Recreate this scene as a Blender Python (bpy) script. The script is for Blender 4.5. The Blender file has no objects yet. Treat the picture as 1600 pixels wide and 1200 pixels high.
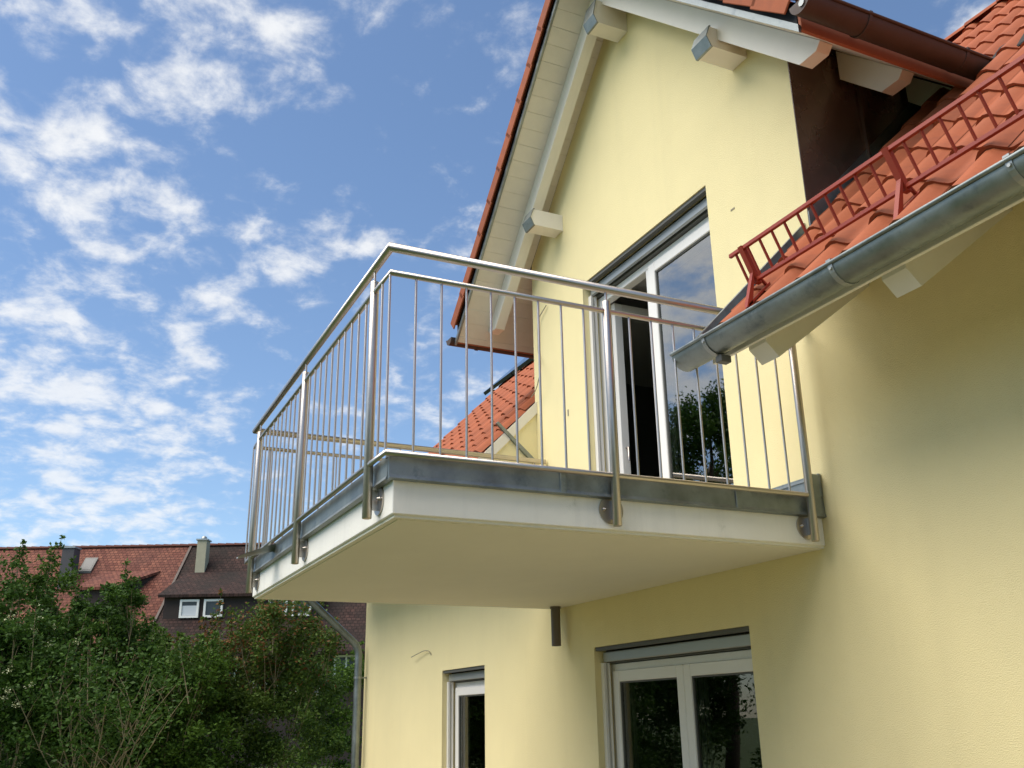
import bpy, bmesh, math, random
import numpy as np
from mathutils import Vector, Matrix
R = math.radians
random.seed(7); rng = np.random.default_rng(7)
scene = bpy.context.scene
COL = scene.collection

# ------------------------------------------------------------------ camera
YAW, PITCH, ROLL = 0.443486, 0.336128, -0.017268
CAM = Vector((4.2218, -3.9894, -0.8963))
v = Vector((-math.cos(YAW)*math.cos(PITCH), math.sin(YAW)*math.cos(PITCH), math.sin(PITCH)))
r = v.cross(Vector((0, 0, 1))).normalized(); u = r.cross(v)
r2 = math.cos(ROLL)*r + math.sin(ROLL)*u; u2 = -math.sin(ROLL)*r + math.cos(ROLL)*u
cd = bpy.data.cameras.new('camera'); cam = bpy.data.objects.new('camera', cd); COL.objects.link(cam)
cam.matrix_world = Matrix.Translation(CAM) @ Matrix((r2, u2, -v)).transposed().to_4x4()
cd.sensor_width = 36; cd.lens = 36*1495.67/1600; cd.clip_start = 0.05; cd.clip_end = 2000
scene.camera = cam

# ------------------------------------------------------------------ sky and sun
SUN_EL = R(60)
SUN_H = Vector((-0.10, -0.99, 0)).normalized()
SKY_S = 0.085
w = bpy.data.worlds.new('World'); scene.world = w; w.use_nodes = True
nt = w.node_tree; N = nt.nodes; L = nt.links; N.clear()
def wn(t, **k):
    n = N.new(t)
    for a, b in k.items(): setattr(n, a, b)
    return n
def wm(op, a, b=None, c=None, clamp=False):
    n = wn('ShaderNodeMath', operation=op, use_clamp=clamp)
    for i, x in enumerate((a, b, c)):
        if x is None: continue
        if isinstance(x, (int, float)): n.inputs[i].default_value = x
        else: L.new(x, n.inputs[i])
    return n.outputs[0]
out = wn('ShaderNodeOutputWorld'); bg = wn('ShaderNodeBackground'); bg.inputs[1].default_value = SKY_S
sky = wn('ShaderNodeTexSky', sky_type='NISHITA', sun_disc=False, sun_elevation=SUN_EL,
         sun_rotation=math.atan2(SUN_H.x, SUN_H.y), air_density=1.0, dust_density=0.6, ozone_density=2.2, altitude=400)
tc = wn('ShaderNodeTexCoord'); sep = wn('ShaderNodeSeparateXYZ'); L.new(tc.outputs['Generated'], sep.inputs[0])
zc = wm('MAXIMUM', sep.outputs[2], 0.0); zz = wm('ADD', zc, 0.22)
comb = wn('ShaderNodeCombineXYZ')
L.new(wm('DIVIDE', sep.outputs[0], zz), comb.inputs[0]); L.new(wm('DIVIDE', sep.outputs[1], zz), comb.inputs[1])
def noise(scale, detail, rough, off, dist=0.0):
    mp = wn('ShaderNodeMapping'); mp.inputs['Location'].default_value = off; L.new(comb.outputs[0], mp.inputs[0])
    n = wn('ShaderNodeTexNoise'); n.inputs['Scale'].default_value = scale; n.inputs['Detail'].default_value = detail
    n.inputs['Roughness'].default_value = rough; n.inputs['Distortion'].default_value = dist
    L.new(mp.outputs[0], n.inputs['Vector']); return n.outputs['Fac']
n1 = noise(11.5, 7, 0.55, (3.1, 1.7, 0), 0.25); n2 = noise(2.6, 2, 0.5, (0.4, 5.2, 0)); n3 = noise(26, 6, 0.65, (8, 2, 0), 0.15)
dens = wm('ADD', wm('ADD', wm('MULTIPLY', n1, 0.72), wm('MULTIPLY', n2, 0.26)), wm('MULTIPLY', n3, 0.20))
# cloud banks by world direction (x, y, z, reach, amount), plus open blue gaps
def blob(dx, dy, dz, rad, amp):
    global dens
    dn = wn('ShaderNodeVectorMath', operation='DISTANCE'); L.new(tc.outputs['Generated'], dn.inputs[0]); dn.inputs[1].default_value = (dx, dy, dz)
    mr = wn('ShaderNodeMapRange', interpolation_type='SMOOTHSTEP')
    L.new(dn.outputs['Value'], mr.inputs[0]); mr.inputs[1].default_value = rad; mr.inputs[2].default_value = 0.0
    mr.inputs[3].default_value = 0.0; mr.inputs[4].default_value = amp*0.95
    dens = wm('ADD', dens, mr.outputs[0])
for a in [(-0.817, 0.008, 0.577, 0.085, 0.1), (-0.786, 0.109, 0.609, 0.12, 0.11), (-0.741, 0.221, 0.635, 0.1, 0.1), (-0.846, -0.089, 0.526, 0.07, 0.12),
          (-0.875, -0.057, 0.481, 0.1, 0.12), (-0.885, 0.035, 0.464, 0.1, 0.12), (-0.861, -0.017, 0.508, 0.08, 0.07), (-0.883, 0.152, 0.445, 0.1, 0.14),
          (-0.858, 0.230, 0.460, 0.06, 0.07), (-0.923, -0.033, 0.383, 0.09, 0.09), (-0.920, 0.101, 0.378, 0.08, 0.07), (-0.802, 0.312, 0.509, 0.07, 0.09),
          (-0.950, -0.039, 0.309, 0.12, 0.08), (-0.944, 0.091, 0.317, 0.08, 0.07), (-0.959, 0.091, 0.269, 0.07, 0.06), (-0.975, 0.094, 0.202, 0.08, 0.09),
          (-0.892, 0.335, 0.305, 0.09, 0.07), (-0.691, 0.328, 0.644, 0.05, 0.05), (-0.444, 0.681, 0.582, 0.05, 0.06), (-0.793, 0.240, 0.560, 0.15, -0.1),
          (-0.834, 0.148, 0.531, 0.1, -0.09), (-0.813, -0.090, 0.575, 0.08, -0.06), (-0.839, 0.063, 0.540, 0.06, -0.06), (-0.949, 0.045, 0.313, 0.04, -0.03),
          (-0.927, 0.142, 0.346, 0.06, -0.04), (-0.482, 0.646, 0.592, 0.05, -0.06), (-0.971, 0.020, 0.239, 0.14, 0.08), (-0.981, -0.024, 0.194, 0.12, 0.07),
          (-0.956, 0.154, 0.248, 0.08, 0.07), (-0.856, 0.236, 0.461, 0.07, 0.06), (-0.805, 0.165, 0.569, 0.05, 0.06), (-0.822, 0.082, 0.564, 0.03, 0.06)]:
    blob(*a)
d_side = Vector((-.74, -.55, .40)).normalized()        # more of the same cloud further left
for dv, rad, amp in ((d_side, .34, .17), (Vector((-.2, -.8, .5)).normalized(), .4, .10), (Vector((.5, -.5, .6)).normalized(), .4, .10)):
    dn = wn('ShaderNodeVectorMath', operation='DISTANCE'); L.new(tc.outputs['Generated'], dn.inputs[0]); dn.inputs[1].default_value = dv
    mr = wn('ShaderNodeMapRange', interpolation_type='SMOOTHSTEP'); L.new(dn.outputs['Value'], mr.inputs[0]); mr.inputs[1].default_value = rad; mr.inputs[2].default_value = 0.0
    mr.inputs[3].default_value = 0.0; mr.inputs[4].default_value = amp; dens = wm('ADD', dens, mr.outputs[0])
cov = wn('ShaderNodeMapRange', interpolation_type='SMOOTHERSTEP'); L.new(dens, cov.inputs[0])
cov.inputs[1].default_value = 0.572; cov.inputs[2].default_value = 0.86
thin = wn('ShaderNodeMapRange'); L.new(zc, thin.inputs[0]); thin.inputs[1].default_value = 0.0; thin.inputs[2].default_value = 0.5
thin.inputs[3].default_value = 0.66; thin.inputs[4].default_value = 0.90
covf = wm('MULTIPLY', cov.outputs[0], thin.outputs[0])
# cloud body: brighter cores, greyer thick parts
cr = wn('ShaderNodeMix', data_type='RGBA'); L.new(n3, cr.inputs[0])
cr.inputs[6].default_value = (7.2, 7.4, 7.7, 1); cr.inputs[7].default_value = (9.4, 9.4, 9.3, 1)
hs = wn('ShaderNodeMix', data_type='RGBA', blend_type='MULTIPLY'); hs.inputs[0].default_value = 1.0
L.new(sky.outputs[0], hs.inputs[6]); hs.inputs[7].default_value = (1.42, 1.48, 1.50, 1)
mx = wn('ShaderNodeMix', data_type='RGBA'); L.new(covf, mx.inputs[0]); L.new(hs.outputs[2], mx.inputs[6]); L.new(cr.outputs[2], mx.inputs[7])
L.new(mx.outputs[2], bg.inputs[0]); L.new(bg.outputs[0], out.inputs[0])

sd = bpy.data.lights.new('sun', 'SUN'); sd.energy = 3.85; sd.angle = R(66); sd.color = (1, 0.91, 0.78)
sun = bpy.data.objects.new('sun', sd); COL.objects.link(sun)
sdir = (SUN_H*math.cos(SUN_EL) + Vector((0, 0, math.sin(SUN_EL)))).normalized()
sun.rotation_euler = sdir.to_track_quat('Z', 'Y').to_euler(); sun.location = (-8, -10, 14)

scene.view_settings.view_transform = 'Standard'; scene.view_settings.look = 'None'
scene.view_settings.exposure = 0.45; scene.view_settings.gamma = 1.0; scene.view_settings.use_curve_mapping = False
scene.render.engine = 'CYCLES'; scene.cycles.max_bounces = 8; scene.cycles.diffuse_bounces = 4

# ------------------------------------------------------------------ materials
def mat(name, col, rough=0.6, metal=0.0, var=0.0, vscale=3.0, bump=0.0, bscale=200.0, rvar=0.0, objvar=0.0, spec=0.5, detail=4, stain=None, streak=None):
    m = bpy.data.materials.new(name); m.use_nodes = True
    t = m.node_tree; b = t.nodes['Principled BSDF']; l = t.links
    b.inputs['Roughness'].default_value = rough; b.inputs['Metallic'].default_value = metal
    b.inputs['Specular IOR Level'].default_value = spec
    co = t.nodes.new('ShaderNodeTexCoord')
    base = t.nodes.new('ShaderNodeRGB'); base.outputs[0].default_value = (*col, 1); cur = base.outputs[0]
    if var:
        n = t.nodes.new('ShaderNodeTexNoise'); n.inputs['Scale'].default_value = vscale; n.inputs['Detail'].default_value = detail
        n.inputs['Roughness'].default_value = 0.65
        l.new(co.outputs['Object'], n.inputs['Vector'])
        mr = t.nodes.new('ShaderNodeMapRange'); l.new(n.outputs['Fac'], mr.inputs[0]); mr.inputs[1].default_value = 0.25; mr.inputs[2].default_value = 0.75
        mr.inputs[3].default_value = 1-var; mr.inputs[4].default_value = 1+var
        h = t.nodes.new('ShaderNodeHueSaturation'); l.new(mr.outputs[0], h.inputs['Value']); l.new(cur, h.inputs['Color']); cur = h.outputs[0]
        if rvar:
            m2 = t.nodes.new('ShaderNodeMapRange'); l.new(n.outputs['Fac'], m2.inputs[0]); m2.inputs[1].default_value = 0.3; m2.inputs[2].default_value = 0.7
            m2.inputs[3].default_value = rough-rvar; m2.inputs[4].default_value = rough+rvar; l.new(m2.outputs[0], b.inputs['Roughness'])
    if stain:
        scol, ssc, lo, hi = stain
        n = t.nodes.new('ShaderNodeTexNoise'); n.inputs['Scale'].default_value = ssc; n.inputs['Detail'].default_value = 6; n.inputs['Roughness'].default_value = 0.7
        l.new(co.outputs['Object'], n.inputs['Vector'])
        mr = t.nodes.new('ShaderNodeMapRange'); l.new(n.outputs['Fac'], mr.inputs[0]); mr.inputs[1].default_value = lo; mr.inputs[2].default_value = hi
        mm = t.nodes.new('ShaderNodeMix'); mm.data_type = 'RGBA'; l.new(mr.outputs[0], mm.inputs[0]); l.new(cur, mm.inputs[6]); mm.inputs[7].default_value = (*scol, 1); cur = mm.outputs[2]
    if streak:
        amt, sx = streak
        mp = t.nodes.new('ShaderNodeMapping'); mp.inputs['Scale'].default_value = (sx, sx, sx*.06); l.new(co.outputs['Object'], mp.inputs[0])
        n = t.nodes.new('ShaderNodeTexNoise'); n.inputs['Scale'].default_value = 1.0; n.inputs['Detail'].default_value = 5; n.inputs['Roughness'].default_value = 0.6
        l.new(mp.outputs[0], n.inputs['Vector'])
        mr = t.nodes.new('ShaderNodeMapRange'); l.new(n.outputs['Fac'], mr.inputs[0]); mr.inputs[1].default_value = .50; mr.inputs[2].default_value = .78
        mr.inputs[3].default_value = 1.0; mr.inputs[4].default_value = 1-amt
        h = t.nodes.new('ShaderNodeHueSaturation'); l.new(mr.outputs[0], h.inputs['Value']); l.new(cur, h.inputs['Color']); cur = h.outputs[0]
    if objvar:
        oi = t.nodes.new('ShaderNodeObjectInfo'); mr = t.nodes.new('ShaderNodeMapRange'); l.new(oi.outputs['Random'], mr.inputs[0])
        mr.inputs[3].default_value = 1-objvar; mr.inputs[4].default_value = 1+objvar
        h = t.nodes.new('ShaderNodeHueSaturation'); l.new(mr.outputs[0], h.inputs['Value']); l.new(cur, h.inputs['Color']); cur = h.outputs[0]
    l.new(cur, b.inputs['Base Color'])
    if bump:
        n = t.nodes.new('ShaderNodeTexNoise'); n.inputs['Scale'].default_value = bscale; n.inputs['Detail'].default_value = 3
        l.new(co.outputs['Object'], n.inputs['Vector'])
        bp = t.nodes.new('ShaderNodeBump'); bp.inputs['Strength'].default_value = 0.8; bp.inputs['Distance'].default_value = bump
        l.new(n.outputs['Fac'], bp.inputs['Height']); l.new(bp.outputs[0], b.inputs['Normal'])
    return m
M = {}
M['stucco'] = mat('yellow_render', (0.88, 0.768, 0.43), 0.9, var=0.035, vscale=1.2, bump=0.0055, bscale=160, spec=0.2, stain=((0.82, 0.70, 0.38), 2.2, 0.60, 0.85), streak=(.035, 4.5))
M['white'] = mat('white_paint', (0.86, 0.82, 0.73), 0.5, var=0.03, vscale=4, bump=0.0006, bscale=60)
M['fascia_white'] = mat('white_masonry_paint', (0.88, 0.86, 0.79), 0.7, var=0.03, vscale=2.5, bump=0.0015, bscale=120, stain=((0.60, 0.60, 0.52), 5, 0.64, 0.8), streak=(.10, 9))
M['slab_under'] = mat('painted_concrete', (0.78, 0.76, 0.64), 0.85, var=0.03, vscale=1.5, bump=0.001, bscale=90)
M['plastic'] = mat('white_window_plastic', (0.85, 0.83, 0.78), 0.3)
M['board'] = mat('white_board', (0.78, 0.73, 0.62), 0.6, var=0.04, vscale=8, objvar=0.03)
M['zinc'] = mat('zinc_sheet', (0.27, 0.30, 0.295), 0.48, 0.85, var=0.28, vscale=6, rvar=0.10, bump=0.0008, bscale=14, stain=((0.13, 0.16, 0.18), 9, 0.55, 0.8))
M['zinc_light'] = mat('bright_zinc', (0.36, 0.38, 0.37), 0.5, 0.85, var=0.15, vscale=8, rvar=0.08)
M['steel'] = mat('brushed_stainless_steel', (0.53, 0.48, 0.425), 0.35, 1.0, var=0.05, vscale=30)
M['copper'] = mat('weathered_copper', (0.070, 0.048, 0.038), 0.6, 0.1, var=0.25, vscale=5, rvar=0.1, stain=((0.06, 0.04, 0.03), 7, 0.5, 0.75))
M['copper_dark'] = mat('dark_brown_sheet_metal', (0.24, 0.185, 0.155), 0.24, 0.7, var=0.2, vscale=2, rvar=0.1)
M['tile'] = mat('terracotta_tile', (0.335, 0.092, 0.036), 0.7, var=0.10, vscale=9, objvar=0.12, bump=0.0006, bscale=150, stain=((0.23, 0.070, 0.035), 3, 0.50, 0.75), spec=0.25)
M['fascia_bounce'] = mat('white_wood_bounce_tint', (0.36, 0.12, 0.06), 0.8, var=0.06, vscale=6)  # white wood; the orange is light bounced off the tiles, put into the colour
M['red_metal'] = mat('red_coated_steel', (0.30, 0.036, 0.013), 0.45, 0.0, var=0.06, vscale=20)
M['black'] = mat('black_felt', (0.012, 0.012, 0.012), 0.8)
M['grey_alu'] = mat('grey_aluminium', (0.42, 0.44, 0.43), 0.4, 0.5)
M['grey_dark'] = mat('dark_grey_plastic', (0.10, 0.10, 0.09), 0.5)
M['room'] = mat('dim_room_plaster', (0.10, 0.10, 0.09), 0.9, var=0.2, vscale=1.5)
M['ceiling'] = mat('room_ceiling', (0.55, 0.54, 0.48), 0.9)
M['curtain'] = mat('green_grey_curtain', (0.16, 0.20, 0.13), 0.9)
M['pipe'] = mat('brown_grey_plastic_pipe', (0.13, 0.105, 0.085), 0.45)
M['cable'] = mat('cable_sheath', (0.30, 0.26, 0.18), 0.6)
M['grass'] = mat('mown_grass', (0.07, 0.11, 0.03), 0.95, var=0.3, vscale=0.7, bump=0.03, bscale=30, detail=8)
M['floor_slab'] = mat('balcony_floor', (0.35, 0.34, 0.32), 0.8)
M['panel'] = mat('solar_panel_glass', (0.015, 0.02, 0.03), 0.12)
M['bark'] = mat('shrub_bark', (0.24, 0.20, 0.11), 0.9, var=0.2, vscale=15)
M['bark_dark'] = mat('brown_bark', (0.10, 0.07, 0.045), 0.9, var=0.2, vscale=15)

def glass(name, refl, tint):
    m = bpy.data.materials.new(name); m.use_nodes = True; t = m.node_tree; t.nodes.clear()
    o = t.nodes.new('ShaderNodeOutputMaterial'); mi = t.nodes.new('ShaderNodeMixShader'); g = t.nodes.new('ShaderNodeBsdfGlossy'); tr = t.nodes.new('ShaderNodeBsdfTransparent')
    g.inputs['Roughness'].default_value = 0.012; tr.inputs[0].default_value = (*tint, 1); g.inputs[0].default_value = (1, 1, .97, 1)
    f = t.nodes.new('ShaderNodeFresnel'); f.inputs[0].default_value = 1.5
    a = t.nodes.new('ShaderNodeMath'); a.operation = 'MULTIPLY_ADD'; a.inputs[1].default_value = 1.0; a.inputs[2].default_value = refl
    t.links.new(f.outputs[0], a.inputs[0]); t.links.new(a.outputs[0], mi.inputs[0]); t.links.new(tr.outputs[0], mi.inputs[1]); t.links.new(g.outputs[0], mi.inputs[2]); t.links.new(mi.outputs[0], o.inputs[0])
    return m
M['glass_up'] = glass('coated_double_glazing', 0.30, (0.72, 0.76, 0.72))
M['glass_low'] = glass('double_glazing', 0.05, (0.6, 0.65, 0.6))

def leaf_mat(name, dark, light, tip):
    m = bpy.data.materials.new(name); m.use_nodes = True; t = m.node_tree; t.nodes.clear(); l = t.links
    o = t.nodes.new('ShaderNodeOutputMaterial'); mi = t.nodes.new('ShaderNodeMixShader'); mi.inputs[0].default_value = 0.28
    d = t.nodes.new('ShaderNodeBsdfPrincipled'); d.inputs['Roughness'].default_value = 0.6; d.inputs['Specular IOR Level'].default_value = 0.2
    tr = t.nodes.new('ShaderNodeBsdfTranslucent')
    at = t.nodes.new('ShaderNodeAttribute'); at.attribute_name = 'tone'
    rp = t.nodes.new('ShaderNodeValToRGB'); e = rp.color_ramp.elements
    e[0].position = 0.0; e[0].color = (*dark, 1); e[1].position = 0.8; e[1].color = (*light, 1)
    x = e.new(0.9); x.color = (*tip, 1)
    l.new(at.outputs['Fac'], rp.inputs[0]); l.new(rp.outputs[0], d.inputs['Base Color']); l.new(rp.outputs[0], tr.inputs[0])
    l.new(d.outputs[0], mi.inputs[1]); l.new(tr.outputs[0], mi.inputs[2]); l.new(mi.outputs[0], o.inputs[0]); return m
M['leaf'] = leaf_mat('shrub_leaves', (0.035, 0.080, 0.012), (0.120, 0.215, 0.030), (0.16, 0.24, 0.035))
M['leaf_red'] = leaf_mat('red_tipped_leaves', (0.035, 0.075, 0.013), (0.120, 0.185, 0.030), (0.22, 0.10, 0.035))
M['leaf_dark'] = leaf_mat('dark_leaves', (0.026, 0.064, 0.010), (0.080, 0.160, 0.024), (0.12, 0.19, 0.03))
M['flower'] = mat('cream_blossom', (0.60, 0.62, 0.35), 0.7)

# ------------------------------------------------------------------ mesh helpers
def tag(o, label=None, cat=None, group=None, kind=None):
    if label: o['label'] = label
    if cat: o['category'] = cat
    if group: o['group'] = group
    if kind: o['kind'] = kind
    return o
WORLD = {}
def origin(o):
    return WORLD.get(o.name, Vector((0, 0, 0))) if o else Vector((0, 0, 0))
def thing(name, loc, label, cat, group=None):
    o = bpy.data.objects.new(name, None); COL.objects.link(o); o.location = loc; WORLD[o.name] = Vector(loc)
    o.empty_display_size = 0.1
    return tag(o, label, cat, group)
class MB:
    def __init__(s): s.v = []; s.f = []; s.sm = []
    def add(s, vs, fs, smooth=False):
        k = len(s.v); s.v += [tuple(x) for x in vs]
        for f in fs: s.f.append(tuple(i+k for i in f)); s.sm.append(smooth)
        return s
    def box(s, x0, x1, y0, y1, z0, z1, c=0.0):
        if c <= 0:
            vs = [(x, y, z) for x in (x0, x1) for y in (y0, y1) for z in (z0, z1)]
            return s.add(vs, [(0,1,3,2),(4,6,7,5),(0,4,5,1),(2,3,7,6),(0,2,6,4),(1,5,7,3)])
        bm = bmesh.new(); bmesh.ops.create_cube(bm, size=1)
        for p in bm.verts: p.co = Vector(((x0+x1)/2+p.co.x*(x1-x0), (y0+y1)/2+p.co.y*(y1-y0), (z0+z1)/2+p.co.z*(z1-z0)))
        bmesh.ops.bevel(bm, geom=bm.edges[:], offset=c, segments=1, affect='EDGES')
        bm.verts.index_update(); s.add([p.co.copy() for p in bm.verts], [[q.index for q in f.verts] for f in bm.faces]); bm.free(); return s
    def prism(s, pts, d):            # polygon pts (3d, coplanar) extruded by vector d
        n = len(pts); a = [Vector(p) for p in pts]; d = Vector(d)
        fs = [tuple(range(n))[::-1], tuple(range(n, 2*n))] + [(i, (i+1) % n, n+(i+1) % n, n+i) for i in range(n)]
        return s.add(a+[p+d for p in a], fs)
    def quad(s, *p): return s.add(p, [tuple(range(len(p)))])
    def tube(s, pts, rad, n=10, caps=True):
        pts = [Vector(p) for p in pts]; m = len(pts)
        rads = rad if isinstance(rad, (list, tuple)) else [rad]*m
        vs = []; ref = None
        for i, p in enumerate(pts):
            t = (pts[min(i+1, m-1)]-pts[max(i-1, 0)]).normalized()
            if ref is None:
                ref = Vector((0, 0, 1)) if abs(t.z) < 0.9 else Vector((1, 0, 0))
            a = (ref - t*ref.dot(t)).normalized(); b = t.cross(a); ref = a
            k = 1.0
            if 0 < i < m-1:
                c1 = (pts[i]-pts[i-1]).normalized().dot((pts[i+1]-pts[i]).normalized()); k = 1/max(0.5, math.sqrt((1+c1)/2))
                # keep the mitre simple: widen a little at the bend
                k = min(k, 1.1)
            for j in range(n):
                an = 2*math.pi*j/n; vs.append(p + (a*math.cos(an)+b*math.sin(an))*rads[i]*k)
        fs = []
        for i in range(m-1):
            for j in range(n): fs.append((i*n+j, i*n+(j+1) % n, (i+1)*n+(j+1) % n, (i+1)*n+j))
        s.add(vs, fs, True)
        if caps: s.add([vs[j] for j in range(n)], [tuple(range(n))[::-1]]); s.add(vs[-n:], [tuple(range(n))])
        return s
    def build(s, name, m, parent=None, kind=None, label=None):
        me = bpy.data.meshes.new(name); O = origin(parent)
        me.from_pydata([(a[0]-O.x, a[1]-O.y, a[2]-O.z) for a in s.v], [], s.f)
        me.polygons.foreach_set('use_smooth', s.sm); me.materials.append(m)
        bm = bmesh.new(); bm.from_mesh(me); bmesh.ops.recalc_face_normals(bm, faces=bm.faces); bm.to_mesh(me); bm.free()
        o = bpy.data.objects.new(name, me); COL.objects.link(o)
        if parent: o.parent = parent; WORLD[o.name] = O
        if kind: o['kind'] = kind
        if label: o['label'] = label
        return o
def inst(o, loc, parent, name=None, rot=None):
    c = o.copy(); COL.objects.link(c); c.parent = parent; c.location = Vector(loc)-origin(parent)
    if rot: c.rotation_euler = rot
    return c
def proto(mb, name, m):                 # mesh built round its own origin; the first copy is used too
    me = bpy.data.meshes.new(name); me.from_pydata(mb.v, [], mb.f); me.polygons.foreach_set('use_smooth', mb.sm); me.materials.append(m)
    bm = bmesh.new(); bm.from_mesh(me); bmesh.ops.recalc_face_normals(bm, faces=bm.faces); bm.to_mesh(me); bm.free()
    return me
def put(me, name, loc, parent, rot=None, scale=None):
    o = bpy.data.objects.new(name, me); COL.objects.link(o); o.parent = parent; o.location = Vector(loc)-origin(parent)
    if rot: o.rotation_euler = rot
    if scale: o.scale = scale
    return o

GZ = -2.55                               # ground level (z = 0 is the underside of the balcony slab)
XL, XR, XC = -3.662, 0.20, -1.735        # corners and middle of the dormer gable
HX0, HX1 = -9.06, 8.0                    # ends of the house
HB = 5.86                                # back wall
SL = 1.016; ZT = 1.965                   # main roof: z = ZT + SL*y (tile bed)
GT = 5.62                                # gable roof top: z = GT-|x-XC| ; board underside 5.39
GB = 5.39

# ------------------------------------------------------------------ ground
g = MB(); g.quad((-400, -400, GZ), (400, -400, GZ), (400, 400, GZ), (-400, 400, GZ))
tag(g.build('ground', M['grass']), kind='structure')
g = MB(); g.quad((-9.8, -3.6, GZ+.004), (9, -3.6, GZ+.004), (9, 0, GZ+.004), (-9.8, 0, GZ+.004))
tag(g.build('added_bounce_paving', mat('warm_bounce_paving', (0.20, 0.165, 0.11), 0.85, var=.12, vscale=2)), kind='structure')  # unseen paving added to bounce warm light up under the balcony slab

# ------------------------------------------------------------------ house
house = thing('house', (0, 0, GZ), 'pale yellow rendered house with a gabled dormer, orange tiled roof and white balcony slab', 'house')
holes = [(-2.65, -0.774, 0.25, 2.817), (-2.723, -0.757, GZ+0.02, -0.367), (-6.10, -4.93, GZ+0.5, -0.385)]
def zroof(y): return ZT+SL*y
mb = MB()
xs = sorted({HX0, XL, XR, HX1, *[h[0] for h in holes], *[h[1] for h in holes]})
zs = sorted({GZ, 1.86, 3.46, *[h[2] for h in holes], *[h[3] for h in holes]})
for i in range(len(xs)-1):
    for j in range(len(zs)-1):
        x, z = (xs[i]+xs[i+1])/2, (zs[j]+zs[j+1])/2
        if z > 1.86 and not (XL < x < XR): continue
        if any(h[0] < x < h[1] and h[2] < z < h[3] for h in holes): continue
        mb.quad((xs[i], 0, zs[j]), (xs[i+1], 0, zs[j]), (xs[i+1], 0, zs[j+1]), (xs[i], 0, zs[j+1]))
mb.quad((XL, 0, 3.46), (XR, 0, 3.46), (XC, 0, 5.40))
RV = 0.20
for (a, b, c, d) in holes:
    mb.quad((a, 0, c), (a, RV, c), (a, RV, d), (a, 0, d)); mb.quad((b, 0, c), (b, RV, c), (b, RV, d), (b, 0, d))
    mb.quad((a, 0, d), (b, 0, d), (b, RV, d), (a, RV, d)); mb.quad((a, 0, c), (b, 0, c), (b, RV, c), (a, RV, c))
for x in (HX0, HX1):
    mb.quad((x, 0, GZ), (x, HB, GZ), (x, HB, 1.86), (x, 2.93, 4.75), (x, 0, 1.86))
mb.quad((HX0, HB, GZ), (HX1, HB, GZ), (HX1, HB, 1.86), (HX0, HB, 1.86))
mb.quad((XL, 0, 1.86), (XL, 1.5, 3.40), (XL, 0, 3.40))
# merge for clean shading
bmx = mb.build('wall', M['stucco'], house)
bm = bmesh.new(); bm.from_mesh(bmx.data); bmesh.ops.remove_doubles(bm, verts=bm.verts, dist=1e-4); bm.to_mesh(bmx.data); bm.free()

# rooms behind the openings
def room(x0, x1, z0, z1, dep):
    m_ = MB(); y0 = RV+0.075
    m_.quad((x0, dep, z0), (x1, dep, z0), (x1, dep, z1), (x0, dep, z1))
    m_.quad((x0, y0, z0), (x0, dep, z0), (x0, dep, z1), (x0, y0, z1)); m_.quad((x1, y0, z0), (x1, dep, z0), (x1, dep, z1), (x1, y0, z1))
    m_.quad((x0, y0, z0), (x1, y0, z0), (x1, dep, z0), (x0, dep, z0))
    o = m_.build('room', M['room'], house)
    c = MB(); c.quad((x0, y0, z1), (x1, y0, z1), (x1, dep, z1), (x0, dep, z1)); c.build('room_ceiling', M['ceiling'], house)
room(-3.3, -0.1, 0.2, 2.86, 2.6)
room(-3.4, 0.1, GZ+0.01, -0.10, 3.2); room(-6.7, -4.2, GZ+0.01, -0.12, 3.0)

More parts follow.
